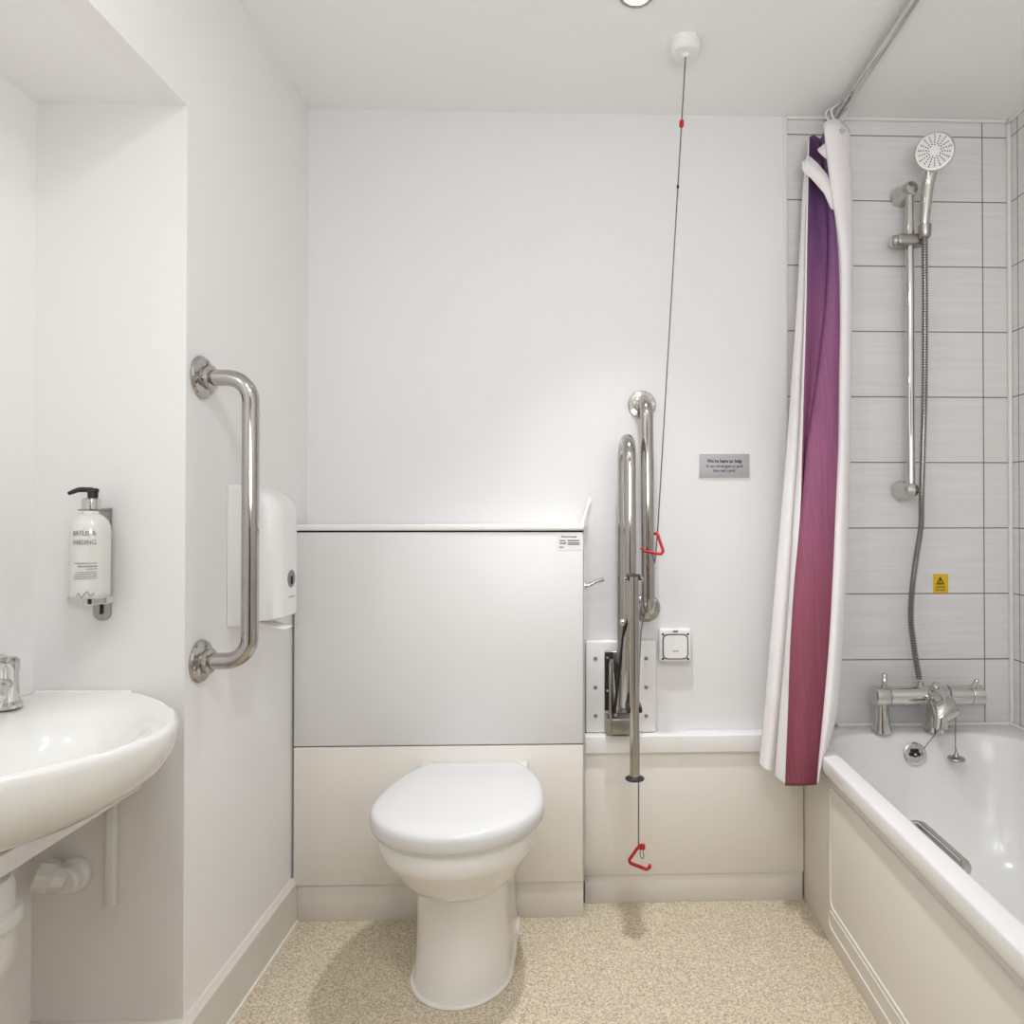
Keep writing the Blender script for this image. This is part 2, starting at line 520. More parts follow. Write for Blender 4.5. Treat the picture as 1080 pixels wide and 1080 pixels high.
# ------------------------------------------------------------------ toilet
TXC = -0.278
def ushape(z, a, yf, yr=2.012, wr=None, yc=None, n=28):
    """plan outline: half-ellipse nose towards the room, sides running back to yr with half width wr"""
    wr = a if wr is None else wr
    yc = yf + a if yc is None else yc
    b = yc - yf
    pts = []
    for k in range(n + 1):
        an = PI + PI * k / n
        pts.append((TXC + a * math.cos(an), yc + b * math.sin(an), z))
    for k in range(1, 7):
        s = k / 6
        e = math.sin(s * PI / 2)
        pts.append((TXC + a + (wr - a) * s ** 1.5, yc + (yr - yc) * s, z))
    for k in range(1, 5):
        pts.append((TXC + wr - 2 * wr * k / 5, yr, z))
    for k in range(6, 0, -1):
        s = k / 6
        pts.append((TXC - a - (wr - a) * s ** 1.5, yc + (yr - yc) * s, z))
    return [Vector(p) for p in pts]

t = thing('toilet', 'white back-to-wall toilet with closed lid', 'toilet', (TXC, 1.8, 0))
bm = bmesh.new()
rings = [ushape(0, .122, 1.656, yc=1.79), ushape(.02, .119, 1.660, yc=1.79), ushape(.10, .113, 1.668, yc=1.79), ushape(.235, .112, 1.668, yc=1.79),
         ushape(.255, .114, 1.655, yc=1.79), ushape(.263, .124, 1.628, yc=1.77), ushape(.275, .134, 1.612, wr=.125, yc=1.76), ushape(.30, .149, 1.588, wr=.135, yc=1.74),
         ushape(.335, .166, 1.564, wr=.145, yc=1.73), ushape(.352, .178, 1.552, wr=.15, yc=1.72), ushape(.362, .184, 1.546, wr=.15, yc=1.72), ushape(.40, .190, 1.538, wr=.15, yc=1.72), ushape(.408, .186, 1.543, wr=.148, yc=1.72)]
add_rings(bm, rings)
obj('pan', bm, M['ceramic'], t, 50)
bm = bmesh.new()
add_tube(bm, [p + Vector((0, 0, .003)) for p in ushape(0, .1235, 1.654, yc=1.79)], .005, 6, True)
obj('floor_sealant', bm, M['sealant'], t)

def lid_out(z, s, a=.207, yf=1.522, yr=1.985, yc=1.72, inset=0, n=36):
    b = yc - yf; b2 = .335
    pts = []
    for k in range(n + 1):
        an = PI + PI * k / n
        pts.append((a * math.cos(an), b * math.sin(an)))
    yy = yr - yc
    for k in range(1, 9):
        y = yy * k / 8
        pts.append((a * math.sqrt(max(0, 1 - (y / b2) ** 2)), y))
    wr = pts[-1][0]
    for k in range(1, 5):
        pts.append((wr - 2 * wr * k / 5, yy))
    for k in range(8, 0, -1):
        y = yy * k / 8
        pts.append((-a * math.sqrt(max(0, 1 - (y / b2) ** 2)), y))
    return [Vector((TXC + x * s, yc + y * s, z)) for x, y in pts]
bm = bmesh.new()
add_rings(bm, [lid_out(.406, .90), lid_out(.409, .93), lid_out(.416, .94), lid_out(.4195, .92)])
obj('seat', bm, M['plastic'], t, 60)
bm = bmesh.new()
add_rings(bm, [lid_out(.420, .955), lid_out(.419, .975), lid_out(.424, .993), lid_out(.434, 1.0), lid_out(.446, 1.0), lid_out(.455, .988), lid_out(.461, .962), lid_out(.464, .91), lid_out(.467, .7), lid_out(.4685, .4), lid_out(.469, .1)])
obj('lid', bm, M['lid'], t, 60)
box_obj('hinge_block', (TXC - .150, 1.955, .409), (TXC + .150, 2.012, .452), M['lid'], t, .006, 3)

# ------------------------------------------------------------------ basin
BCY = 1.19
def basin_out(z, s, c=(-.93, 1.17), n=40, x_wall=XN):
    k_ = 2.74
    pts = []
    for i in range(n + 1):
        y = -.276 + .552 * i / n
        pts.append((-.683 - k_ * y * y, BCY + y))
    rear = []
    m = 8
    x_end = pts[-1][0]
    for i in range(1, m + 1):
        rear.append((x_end + (x_wall - x_end) * i / m, BCY + .276))
    for i in range(1, 10):
        rear.append((x_wall, BCY + .276 - .552 * i / 10))
    for i in range(m, 0, -1):
        rear.append((x_end + (x_wall - x_end) * i / m, BCY - .276))
    pts += rear
    return [Vector((c[0] + (x - c[0]) * s, c[1] + (y - c[1]) * s, z)) for x, y in pts]
def basin_low(z, s):
    """outer shell rings: shrink toward the wall line, staying on the wall side"""
    c = (XN, 1.22)
    return [Vector((c[0] + (p.x - c[0]) * s, c[1] + (p.y - c[1]) * (0.35 + 0.65 * s), z)) for p in basin_out(z, 1.0)]
def bowl(z, s, cx, a, b):
    n = len(basin_out(0, 1))
    src = basin_out(0, 1)
    out = []
    for p in src:
        an = math.atan2(p.y - 1.19, p.x + .92)
        out.append(Vector((cx + a * math.cos(an), 1.185 + b * math.sin(an), z)))
    return out
def mixr(r1, r2, f, z):
    return [Vector((a.x + (b.x - a.x) * f, a.y + (b.y - a.y) * f, z)) for a, b in zip(r1, r2)]
t = thing('washbasin', 'white ceramic wall-hung washbasin at the left edge', 'sink', (-.95, 1.17, .6))
bm = bmesh.new()
o1 = basin_out(0, 1)
inner = bowl(.788, 1, -.905, .165, .215)
rings = [basin_low(.634, .50), basin_low(.640, .60), basin_low(.660, .74), basin_low(.692, .87), basin_low(.718, .945), basin_low(.742, .982), basin_low(.775, 1.0),
         basin_low(.786, 1.0), [Vector((p.x, p.y, .792)) for p in basin_low(.79, .992)], [Vector((p.x, p.y, .794)) for p in basin_low(.79, .975)],
         mixr(o1, inner, .25, .793), mixr(o1, inner, .6, .787), mixr(o1, inner, .9, .778),
         bowl(.765, 1, -.908, .155, .203), bowl(.73, 1, -.912, .138, .18), bowl(.69, 1, -.92, .11, .14), bowl(.665, 1, -.94, .06, .08), bowl(.66, 1, -.94, .02, .02)]
add_rings(bm, rings)
obj('basin_bowl', bm, M['ceramic'], t, 60)
bm = bmesh.new(); add_tube(bm, [(-1.09, YN - .005, .792), (-.90, YN - .005, .792)], .005, 8)
obj('wall_sealant', bm, M['sealant'], t)
lathe_obj('waste_outlet', [(.024, 0), (.024, .003), (.018, .004), (.002, .0045)], (-.94, 1.185, .6605), (0, 0, 1), M['chrome'], t, 20)
# tap
q = atZ(6, 746, .792)
t = thing('basin_tap', 'chrome basin tap at the back of the washbasin', 'tap', q)
lathe_obj('tap_body', [(.026, 0), (.026, .006), (.021, .012), (.019, .06), (.021, .072), (.021, .088), (.016, .094), (.003, .096)], q, (0, 0, 1), M['chrome'], t, 20)
tube_obj('spout', fillet([q + Vector((.006, -.008, .045)), q + Vector((.055, -.085, .060)), q + Vector((.062, -.096, .042))], .02), [.012] * 11, M['chrome'], t, 12)
tube_obj('tap_lever', [q + Vector((.0, 0, .09)), q + Vector((.008, -.02, .098)), q + Vector((.022, -.058, .104))], [.006, .0075, .009], M['chrome'], t, 10)

box_obj_ = box_obj('basin_support', (XN + .001, .55, .598), (-.877, YN - .003, .632), M['gloss'], None, .003)
tag(box_obj_, 'white horizontal support board under the washbasin', 'shelf')
# bottle trap
t = thing('bottle_trap', 'white plastic bottle trap hanging under the washbasin', 'pipe', (-.955, 1.10, .42))
tp = Vector((atY(18, 965, 1.12).x - .068, 1.12, 0))
lathe_obj('trap_cup', [(.012, .424), (.04, .43), (.052, .452), (.054, .47), (.054, .512)], tp, (0, 0, 1), M['pipe'], t, 28)
lathe_obj('trap_collar', [(.056, .5125), (.062, .516), (.062, .535), (.056, .538)], tp, (0, 0, 1), M['pipe'], t, 28)
lathe_obj('trap_top', [(.052, .5385), (.052, .575), (.046, .585), (.022, .588), (.022, .597)], tp, (0, 0, 1), M['pipe'], t, 28)
# waste elbow on niche end wall
e = atY(80, 921, YN)
t = thing('waste_elbow', 'white plastic pipe elbow on the wall under the washbasin', 'pipe', e)
bm = bmesh.new(); add_lathe(bm, [(.036, .000), (.036, .008), (.033, .014), (.028, .017), (.026, .032), (.022, .036), (.01, .037)], e, (0, -1, 0), 24)
obj('wall_socket', bm, M['pipe'], t)
f1 = e + Vector((.0, -.024, .002))
ax = Vector((-.85, -.30, .30)).normalized()
lathe_obj('end_cap', [(.022, 0), (.025, .022), (.030, .024), (.030, .050), (.027, .053), (.01, .054)], f1, ax, M['pipe'], t, 8)
# trunking strip
c0 = atY(116, 862, YN); c1 = atY(124, 953, YN)
tag(box_obj('pipe_trunking', (c0.x, YN - .016, c1.z), (c1.x + .002, YN, .598), M['pipe'], None, .003), 'thin white vertical trunking strip on wall below washbasin', 'trim')

# ------------------------------------------------------------------ soap dispenser
SY = YN - .055
sc = atY(95, 635, SY)
def PS(px, py, y=SY): return atY(px, py, y)
bt = thing('soap_holder', 'chrome wall bracket holding the soap bottle above washbasin', 'bracket', (sc.x, YN, sc.z))
b0 = PS(117, 536, YN - .004); b1 = PS(98, 655, YN - .004)
bm = bmesh.new()
cx = (b0.x + b1.x) / 2; hw = (b0.x - b1.x) / 2
out = [Vector((b0.x, YN, b0.z)), Vector((b1.x, YN, b0.z))]
for k in range(9):
    an = PI + PI * k / 8
    out.append(Vector((cx + hw * math.cos(an), YN, b1.z + hw + hw * math.sin(an))))
add_prism(bm, out, (0, -.004, 0))
obj('back_plate', bm, M['satin'], bt)
bx0, bx1 = PS(76, 600).x, PS(114.5, 600).x
zb = PS(95, 633).z; zsh = PS(95, 552).z
rad = (bx1 - bx0) / 2; bcx = (bx0 + bx1) / 2
bm = bmesh.new()
rr = [[Vector((bcx + (rad + d) * math.cos(2*PI*k/32), SY + (rad*.95 + d) * math.sin(2*PI*k/32), z)) for k in range(32)] for d, z in ((.0008, zb - .006), (.003, zb - .004), (.003, zb + .006), (.0008, zb + .008))]
add_rings(bm, rr, False, False, True, True)
obj('lower_ring', bm, M['chrome'], bt)
zcol = PS(95, 537).z
bm = bmesh.new()
add_box(bm, (bcx - .016, SY - .014, zcol - .003), (b0.x, YN - .003, zcol), .001)
obj('top_clip', bm, M['satin'], bt)
bm = bmesh.new()
add_box(bm, (b1.x + .004, SY + rad*.95, zb - .004), (b0.x - .004, YN - .002, zb + .003), .001)
obj('lower_arm', bm, M['satin'], bt)
box_obj('lock_slot', (cx - .002, YN - .0075, b1.z + .014), (cx + .002, YN - .0045, b1.z + .035), M['dark'], bt)
t = thing('soap_bottle', 'clear liquid soap bottle with black pump in wall bracket', 'bottle', (bcx, SY, zb))
bm = bmesh.new()
prof = [(.6, zb - .005), (.93, zb - .004), (.985, zb + .002), (.985, zsh - .02), (.96, zsh - .006), (.86, zsh + .006), (.62, zsh + .015), (.42, zsh + .019), (.40, zcol - .0035)]
add_rings(bm, [[Vector((bcx + rad * r * math.cos(2*PI*k/32), SY + rad * .95 * r * math.sin(2*PI*k/32), z)) for k in range(32)] for r, z in prof])
obj('bottle_body', bm, M['bottle'], t, 50)
ztop = PS(95, 516).z
lathe_obj('collar', [(.0155, zcol), (.0155, zcol + .020), (.012, zcol + .022)], (bcx + .001, SY, 0), (0, 0, 1), M['chrome'], t, 20)
bm = bmesh.new()
add_lathe(bm, [(.009, zcol + .0225), (.009, ztop - .006), (.0105, ztop - .005), (.0105, ztop), (.008, ztop + .002)], (bcx + .004, SY, 0), (0, 0, 1), 16)
add_tube(bm, smooth_path([(bcx + .004, SY, ztop - .002), (bcx - .018, SY - .004, ztop - .001), (bcx - .032, SY - .006, ztop - .006), (bcx - .038, SY - .007, ztop - .009)], 4), [.0055, .0055, .005, .005, .005, .0048, .0046, .0044, .0042, .004, .0038, .0036, .0034], 8)
obj('pump', bm, M['dark'], t)
fy = SY - rad * .95 * .99
def curved(bm):
    for v in bm.verts:
        dx = max(-.95, min(.95, (v.co.x - bcx) / (rad * .985)))
        v.co.y += -0.0010 + (SY - rad * .95 * .985 * math.sqrt(1 - dx * dx)) - fy
    return bm
tx = bcx + rad * .22
bm = bmesh.new()
for body, zz, size, fit in (('BAYLIS &', PS(95, 562).z, .0135, rad * 1.05), ('HARDING', PS(95, 571.5).z, .0135, rad * 1.05)):
    merge(bm, text_bm(body, size, Matrix.Translation((tx, fy, zz)) @ Matrix.Rotation(PI/2, 4, 'X'), 0.0, fit=fit))
obj('bottle_lettering', curved(bm), M['ink2'], t, smooth=False)
bm = bmesh.new()
zq = PS(95, 593).z
for i, (wd, dz, hh) in enumerate(((.9, 0, .0016), (.75, -.006, .0024), (.4, -.011, .0014), (.8, -.017, .0012), (.9, -.021, .0012), (1.0, -.025, .0012), (.95, -.029, .0012))):
    n = 6
    for s in range(n):
        xa = bcx + rad * .8 - rad * 1.1 * wd * (s + 1) / n; xb = xa + rad * 1.1 * wd / n * .82
        add_box(bm, (xa, fy - .0002, zq + dz - hh/2), (xb, fy + .0001, zq + dz + hh/2))
obj('small_print', curved(bm), M['ink2'], t, smooth=False)
bm = bmesh.new()
sg = PS(98, 627).z
add_tube(bm, smooth_path([(bcx + rad*(-.1+.13*i), fy, sg + .006 * math.sin(i * 2.1) + .001 * i) for i in range(7)], 5), .0007, 4)
obj('signature', curved(bm), M['ink2'], t, smooth=False)

# ------------------------------------------------------------------ grab rails
def flange(parent, c, axis, r=.043, screws=3, ph=0.3):
    fl = lathe_obj('flange', [(r, 0.0), (r, .003), (r*.93, .007), (r*.62, .009), (.026, .011), (.026, .024), (.021, .026)], c, axis, M['steel'], parent, 28)
    ax = Vector(axis).normalized()
    u = ax.orthogonal().normalized(); w = ax.cross(u)
    for k in range(screws):
        a_ = ph + 2*PI*k/screws
        s = Vector(c) + ax * .007 + (u*math.cos(a_) + w*math.sin(a_)) * r * .78
        lathe_obj('screw', [(.0055, 0), (.005, .003), (.002, .0035)], s, axis, M['satin'], fl, 10)
    return fl
fa = Vector((XL, 1.495, 0)); 
za = atX(212, 398, XL).z; zb_ = atX(212, 697, XL).z
fa.y = atX(212, 540, XL).y
PJ = .104
t = thing('grab_rail', 'tall chrome grab rail on the left wall beside the basin niche', 'grab rail', (XL, fa.y, zb_))
pth = fillet([(XL + .002, fa.y, za), (XL + PJ, fa.y, za), (XL + PJ, fa.y, zb_), (XL + .002, fa.y, zb_)], .07, 10)
tube_obj('rail_tube', pth, .0175, M['steel'], t, 20)
flange(t, (XL, fa.y, za), (1, 0, 0), .046, 3, .5); flange(t, (XL, fa.y, zb_), (1, 0, 0), .046, 3, .5)

g0 = atY(677, 427, D); g1 = atY(681.5, 641, D)
BYR = D - .085
h0 = atY(682, 427, BYR); h1 = atY(684, 641, BYR)
t = thing('grab_rail', 'chrome vertical grab rail on back wall behind the red pull cord', 'grab rail', g1)
pth = fillet([g0 + Vector((0, -.002, 0)), Vector((h0.x, BYR, g0.z - .004)), Vector((h1.x, BYR, g1.z + .004)), g1 + Vector((0, -.002, 0))], .055, 10)
tube_obj('rail_tube', pth, .0195, M['steel'], t, 20)
flange(t, g0, (0, -1, 0), .043, 3, .3); flange(t, g1, (0, -1, 0), .043, 3, .9)

# ------------------------------------------------------------------ drop-down support rail
PYF = D - .028
a0 = atY(617.5, 676, PYF); a1 = atY(692.5, 775, PYF)
t = thing('drop_down_rail', 'folded-up chrome drop-down support rail with hanging leg beside toilet', 'support rail', ((a0.x+a1.x)/2, D, a1.z))
box_obj('wall_plate', (a0.x, PYF, max(a1.z, z_top + .0015)), (a1.x, D - .0005, a0.z), M['gloss'], t, .006, 3)
for px in (628, 681.5):
    for py in (694.5, 725, 755):
        s = atY(px, py, PYF)
        lathe_obj('screw', [(.006, 0), (.0055, .002), (.002, .003)], s, (0, -1, 0), M['grey'], t, 12)
br0 = atY(637.5, 686, PYF); br1 = atY(666, 771, PYF)
brk = box_obj('hinge_bracket', (br0.x, PYF - .008, br1.z), (br1.x, PYF - .0005, br0.z), M['steel'], t, .003)
box_obj('side_cheek', (br0.x + .012, PYF - .075, br1.z + .01), (br0.x + .017, PYF - .008, br0.z - .03), M['satin'], brk, .001)
zlow = atY(650, 752, PYF).z
box_obj('lower_block', (br0.x + .004, PYF - .06, br1.z + .008), (br1.x + .004, PYF - .008, zlow), M['satin'], brk, .004)
for py in (693, 728, 764):
    s = atY(641, py, PYF - .008)
    lathe_obj('bolt', [(.005, 0), (.0045, .003), (.002, .0035)], s, (0, -1, 0), M['chrome'], brk, 12)
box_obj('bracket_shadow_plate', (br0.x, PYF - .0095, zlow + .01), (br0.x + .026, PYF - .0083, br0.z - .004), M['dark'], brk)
XD = atY(664, 560, 1.93).x
YF_, YR_ = 1.93, 2.062
ztp = atY(664, 455, 1.93).z
zfb = atY(661, 745, 1.95).z
bm = bmesh.new()
add_tube(bm, fillet([(XD - .006, 1.955, zfb), (XD, YF_, zfb + .2), (XD, YF_, ztp - .0185), (XD - .006, YR_, ztp - .0185), (XD - .008, YR_, br0.z - .06)], .064, 12), .0185, 18)
obj('rail_loop', bm, M['steel'], t, 50)
# leg
YL = YF_ - .045
l0 = atY(668.5, 608, YL); l1 = atY(669.5, 820, YL)
tube_obj('support_leg', [l0, l1], .0135, M['steel'], t, 16)
box_obj('leg_bracket', (l0.x - .018, YL - .004, l0.z - .010), (l0.x + .018, YF_ - .010, l0.z + .004), M['dark'], t, .002)
for sx in (-1, 1):
    lathe_obj('pivot_pin', [(.007, 0), (.007, .006), (.004, .008)], (l0.x + sx * .018, YL + .008, l0.z - .008), (sx, 0, 0), M['chrome'], t, 10)
lathe_obj('leg_foot', [(.0255, 0), (.0255, .003), (.017, .006), (.0139, .009)], (l1.x, l1.y, l1.z - .004), (0, 0, 1), M['dark'], t, 20)
kz = atY(669, 749, YL)
box_obj('leg_clip', (kz.x - .021, YL - .004, kz.z - .007), (kz.x + .021, YF_ + .04, kz.z + .007), M['dark'], t, .002)
s0 = atY(657, 655, 1.93); s1 = atY(648, 752, 2.03)
lathe_obj('strut_pivot', [(.009, 0), (.009, .008), (.004, .010)], s0 + Vector((-.002, -.016, 0)), (0, -1, 0), M['chrome'], t, 14)
tube_obj('brace_strut', [s0 + Vector((.004, -.022, 0)), s1 + Vector((0, -.0, 0))], .0045, M['dark'], t, 8)
tube_obj('brace_strut', [atY(673, 660, 1.95), atY(672, 740, 1.96)], .005, M['steel'], t, 8)
tube_obj('gas_strut', [atY(645, 695, 2.05), atY(649, 755, 2.05)], .005, M['chrome'], t, 8)

# ------------------------------------------------------------------ emergency pull cord
cz = CE
cc = atZ(723, 44, CE)
t = thing('emergency_pull_cord', 'emergency alarm pull cord hanging from white ceiling switch with red triangle handles', 'pull cord', cc)
lathe_obj('ceiling_switch', [(.040, 0), (.040, -.02), (.038, -.030), (.033, -.034), (.012, -.035), (.008, -.040), (.004, -.041)][::1], cc, (0, 0, 1), M['plastic'], t, 28)
k0 = cc + Vector((0, 0, -.038))
kt = atY(693.5, 562, 1.985); kk = atY(691, 590, 2.03)
km = k0 + (kt - k0) * .5; km.y += .0
cordp = [k0, k0 + (kt-k0)*.25, km, k0 + (kt-k0)*.75, kt, kk]
k2 = atY(684, 625, 2.09)
kl0 = atY(673.5, 800, 1.925); kl1 = atY(673.5, 893, 1.925)
cordp += [k2, atY(676, 665, 2.05), atY(674, 715, 1.99), atY(673, 770, 1.935), kl0, kl1]
tube_obj('cord', cordp, .0019, M['cord'], t, 6)
bd = atY(719.3, 129, 1.83)
def along(py):
    best = min(range(201), key=lambda i: abs(_py(k0 + (kt-k0)*i/200) - py)); return k0 + (kt-k0)*best/200
def _py(p):
    v = _R.transposed() @ (p - Vector((0, 0, CAMZ))); return PY + F * v.y / v.z
bp_ = along(129); dirc = (kt-k0).normalized()
tube_obj('cord_connector', [bp_ - dirc*.010, bp_ - dirc*.007, bp_ + dirc*.007, bp_ + dirc*.010], [.003, .006, .006, .003], M['red'], t, 10)
bp_ = along(196)
tube_obj('cord_bead', [bp_ - dirc*.005, bp_, bp_ + dirc*.005], [.002, .004, .002], M['dark'], t, 8)
tri = [atY(690.5, 563, 1.985), atY(693, 562, 1.975), atY(699.5, 581, 1.965), atY(697.5, 584.5, 1.965), atY(679, 581, 1.985), atY(676.5, 577.5, 1.985)]
tube_obj('triangle_handle', fillet(tri, .006, 4), .0044, M['red'], t, 10)
lowY = 1.925
tri = [atY(676, 891, lowY), atY(672, 895, lowY), atY(663.5, 907, lowY), atY(665, 910.5, lowY), atY(682, 917, lowY), atY(685.5, 914.5, lowY), atY(685, 912, lowY)]
th = tube_obj('triangle_handle', fillet(tri, .006, 4), .0045, M['red'], t, 10)
c_ = atY(677, 893, lowY)
box_obj('handle_clip', (c_.x - .008, lowY - .006, c_.z - .008), (c_.x + .009, lowY + .006, c_.z + .007), M['red'], th, .003)
tube_obj('cord_loop', smooth_path([atY(675, 897, lowY), atY(675.5, 903, lowY), atY(677.5, 905.5, lowY), atY(679, 903, lowY), atY(678, 897, lowY)], 4), .0013, M['cord'], th, 6)

# ------------------------------------------------------------------ downlight
dl = atZ(671, -6, CE)
t = thing('downlight', 'round recessed ceiling downlight at the top edge', 'ceiling light', dl)
bm = bmesh.new()
add_rings(bm, [[dl + Vector((r * math.cos(2*PI*k/32), r * math.sin(2*PI*k/32), z)) for k in range(32)] for r, z in ((.030, -.0005), (.041, -.0005), (.042, -.003), (.038, -.006), (.031, -.004))], False, False, True, True)
obj('trim_ring', bm, M['satin'], t)
lathe_obj('lamp_lens', [(.002, -.0035), (.0295, -.0035), (.0295, -.0015), (.002, -.001)], dl, (0, 0, 1), M['lamp'], t, 24)

# ------------------------------------------------------------------ tissue dispenser on left wall
y0d = atX(239, 580, XL).y
zt_d = atX(240, 511, XL).z; zb_d = atX(242, 660, XL).z
t = thing('tissue_dispenser', 'white rounded toilet tissue dispenser on left wall behind the grab rail', 'dispenser', (XL, y0d, zb_d))
# cover: section in plan (x out, y along), lofted in z with a rounded top
def disp_ring(z, px_, ly, y0, r=.035, n=6):
    x1 = XL + px_; y1 = y0 + ly
    r = min(r, px_*.45, ly*.45)
    pts = [(XL + .001, y0)]
    for k in range(n + 1):
        an = -PI/2 + PI/2*k/n
        pts.append((x1 - r + r*math.cos(an), y0 + r + r*math.sin(an)))
    for k in range(n + 1):
        an = PI/2*k/n
        pts.append((x1 - r + r*math.cos(an), y1 - r + r*math.sin(an)))
    pts.append((XL + .001, y1))
    return [Vector((x, y, z)) for x, y in pts]
DL, DPJ = .140, .112
zcb = atX(285, 646, XL).z + .012
bm = bmesh.new()
rg = []
for zz, pj, ins in ((zcb, DPJ - .006, .0), (zcb + .004, DPJ, 0), (zt_d - .085, DPJ, 0), (zt_d - .06, DPJ - .002, 0), (zt_d - .042, DPJ - .009, 0), (zt_d - .026, DPJ - .021, .0), (zt_d - .014, DPJ - .038, .001), (zt_d - .006, DPJ - .062, .003), (zt_d - .001, DPJ - .095, .006)):
    rg.append(disp_ring(zz, pj, DL - 2*ins, y0d + .010 + ins))
add_rings(bm, rg)
cov = obj('cover', bm, M['plastic'], t, 40)
bm = bmesh.new()
add_rings(bm, [disp_ring(zb_d, .034, DL + .016, y0d + .004, .012), disp_ring(zb_d + .01, .040, DL + .02, y0d + .002, .012), disp_ring(zt_d - .012, .040, DL + .02, y0d + .002, .012), disp_ring(zt_d, .030, DL + .016, y0d + .004, .012)])
obj('back_case', bm, M['plastic'], t, 40)
XK = XL + DPJ
kp = atX(307, 610, XK)
lk = lathe_obj('lock_window', [(.021, -.001), (.021, .0015), (.017, .002), (.016, .0008), (.002, .0008)], kp, (1, 0, 0), M['grey'], t, 24)
box_obj('lock_bar', (XK + .001, kp.y - .003, kp.z - .013), (XK + .004, kp.y + .003, kp.z + .006), M['dark'], lk, .001)
s_ = atX(307.5, 629, XK)
box_obj('level_slot', (XK - .001, s_.y - .016, s_.z - .001), (XK + .0008, s_.y + .016, s_.z + .001), M['grey'], t)
bm = bmesh.new()
pp = []
for k in range(9):
    s = k / 8
    pp.append(Vector((XL + .045 + .075 * s, 0, zcb - .002 - .022 * math.sin(s * PI * .5))))
rows = []
for yy in (y0d + .04, y0d + .075, y0d + .11):
    rows.append([Vector((p.x, yy, p.z + .004 * math.sin(yy * 60))) for p in pp])
add_rings(bm, rows, False, False, False)
tis = obj('paper_tissue', bm, M['paper'])
tag(tis, 'white paper tissue sticking out below the tissue dispenser', 'tissue')
sm = tis.modifiers.new('solid', 'SOLIDIFY'); sm.thickness = .0015

# ------------------------------------------------------------------ square wall unit
u0 = atY(695, 663, D - .02); u1 = atY(729, 698, D - .02)
t = thing('wall_call_unit', 'square white wall call unit with black outlined button', 'switch', ((u0.x+u1.x)/2, D, u1.z))
box_obj('housing', (u0.x, D - .026, u1.z), (u1.x, D - .0005, u0.z), M['plastic'], t, .007, 4)
ucx, ucz = (u0.x+u1.x)/2, (u0.z+u1.z)/2
hs = (u1.x-u0.x)/2
bm = bmesh.new()
ringo = [Vector((x, D - .0265, z)) for x, z in rrect(ucx, ucz - .003, hs*.80, hs*.78, .016)]
ringi = [Vector((x, D - .0265, z)) for x, z in rrect(ucx, ucz - .003, hs*.74, hs*.72, .014)]
add_rings(bm, [ringo, ringi, [p + Vector((0, -.0012, 0)) for p in ringi], [p + Vector((0, -.0012, 0)) for p in ringo]], False, False, True, True)
obj('button_outline', bm, M['dark'], t)
bm = bmesh.new()
add_prism(bm, [Vector((x, D - .0262, z)) for x, z in rrect(ucx, ucz - .003, hs*.73, hs*.71, .014)], (0, -.004, 0))
obj('button', bm, M['gloss'], t)
for sx in (-1, 1):
    for sz in (-1, 1):
        lathe_obj('screw', [(.0035, 0), (.0035, .001), (.001, .0012)], (ucx + sx*hs*.78, D - .0262, ucz - .003 + sz*hs*.76), (0, -1, 0), M['dark'], t, 10)
box_obj('indicator', (ucx - .008, D - .0275, ucz + hs*.84), (ucx + .008, D - .0262, ucz + hs*.92), M['dark'], t)
box_obj('button_mark', (ucx - .009, D - .0306, ucz - hs*.36), (ucx + .009, D - .0303, ucz - hs*.30), M['grey'], t)

# ------------------------------------------------------------------ help plaque
q0 = atY(737.5, 478.5, D - .004); q1 = atY(790.5, 503.8, D - .004)
t = thing('help_plaque', 'small grey plaque with emergency cord instructions on back wall', 'sign', ((q0.x+q1.x)/2, D, q1.z))
box_obj('clear_backing', (q0.x - .002, D - .003, q1.z - .003), (q1.x + .003, D, q0.z + .002), M['gloss'], t, .001)
box_obj('plate', (q0.x, D - .005, q1.z), (q1.x, D - .0032, q0.z), M['plaque'], t, .0008)
w = q1.x - q0.x; h = q0.z - q1.z; cx = (q0.x + q1.x)/2
wall_text(t, [("We're here to help", (cx, D - .0054, q0.z - h*.31), .0155, .00035, w*.70),
              ('In an emergency pull', (cx, D - .0054, q0.z - h*.52), .0135, 0, w*.72),
              ('the red cord.', (cx, D - .0054, q0.z - h*.71), .0135, 0, w*.45)], M['ink'])

# ------------------------------------------------------------------ bath
RX0, RX1, RY0, RY1 = .664, XR - .004, .42, D - .003
RZ = .508
t = thing('bathtub', 'white panelled bathtub along the right wall', 'bathtub', ((RX0+RX1)/2, 1.27, 0))
def rr3(x0, x1, y0, y1, r, z, n=8):
    return [Vector((x, y, z)) for x, y in rrect((x0+x1)/2, (y0+y1)/2, (x1-x0)/2, (y1-y0)/2, r, n)]
bm = bmesh.new()
rings = [rr3(RX0+.012, RX1-.002, RY0+.01, RY1-.002, .012, RZ-.040), rr3(RX0+.001, RX1, RY0, RY1, .012, RZ-.039), rr3(RX0, RX1, RY0, RY1, .012, RZ-.036), rr3(RX0, RX1, RY0, RY1, .012, RZ-.006),
         rr3(RX0+.002, RX1-.001, RY0+.002, RY1-.001, .012, RZ-.002), rr3(RX0+.006, RX1-.004, RY0+.006, RY1-.004, .012, RZ),
         rr3(.708, 1.305, .52, 2.052, .15, RZ), rr3(.712, 1.301, .53, 2.048, .148, RZ-.001), rr3(.716, 1.297, .535, 2.044, .146, RZ-.005), rr3(.719, 1.294, .54, 2.040, .145, RZ-.014),
         rr3(.730, 1.284, .56, 2.022, .14, RZ-.10), rr3(.748, 1.268, .64, 1.99, .14, RZ-.22), rr3(.775, 1.245, .74, 1.95, .13, RZ-.31), rr3(.82, 1.20, .82, 1.90, .12, RZ-.355), rr3(.90, 1.12, .95, 1.80, .08, RZ-.365)]
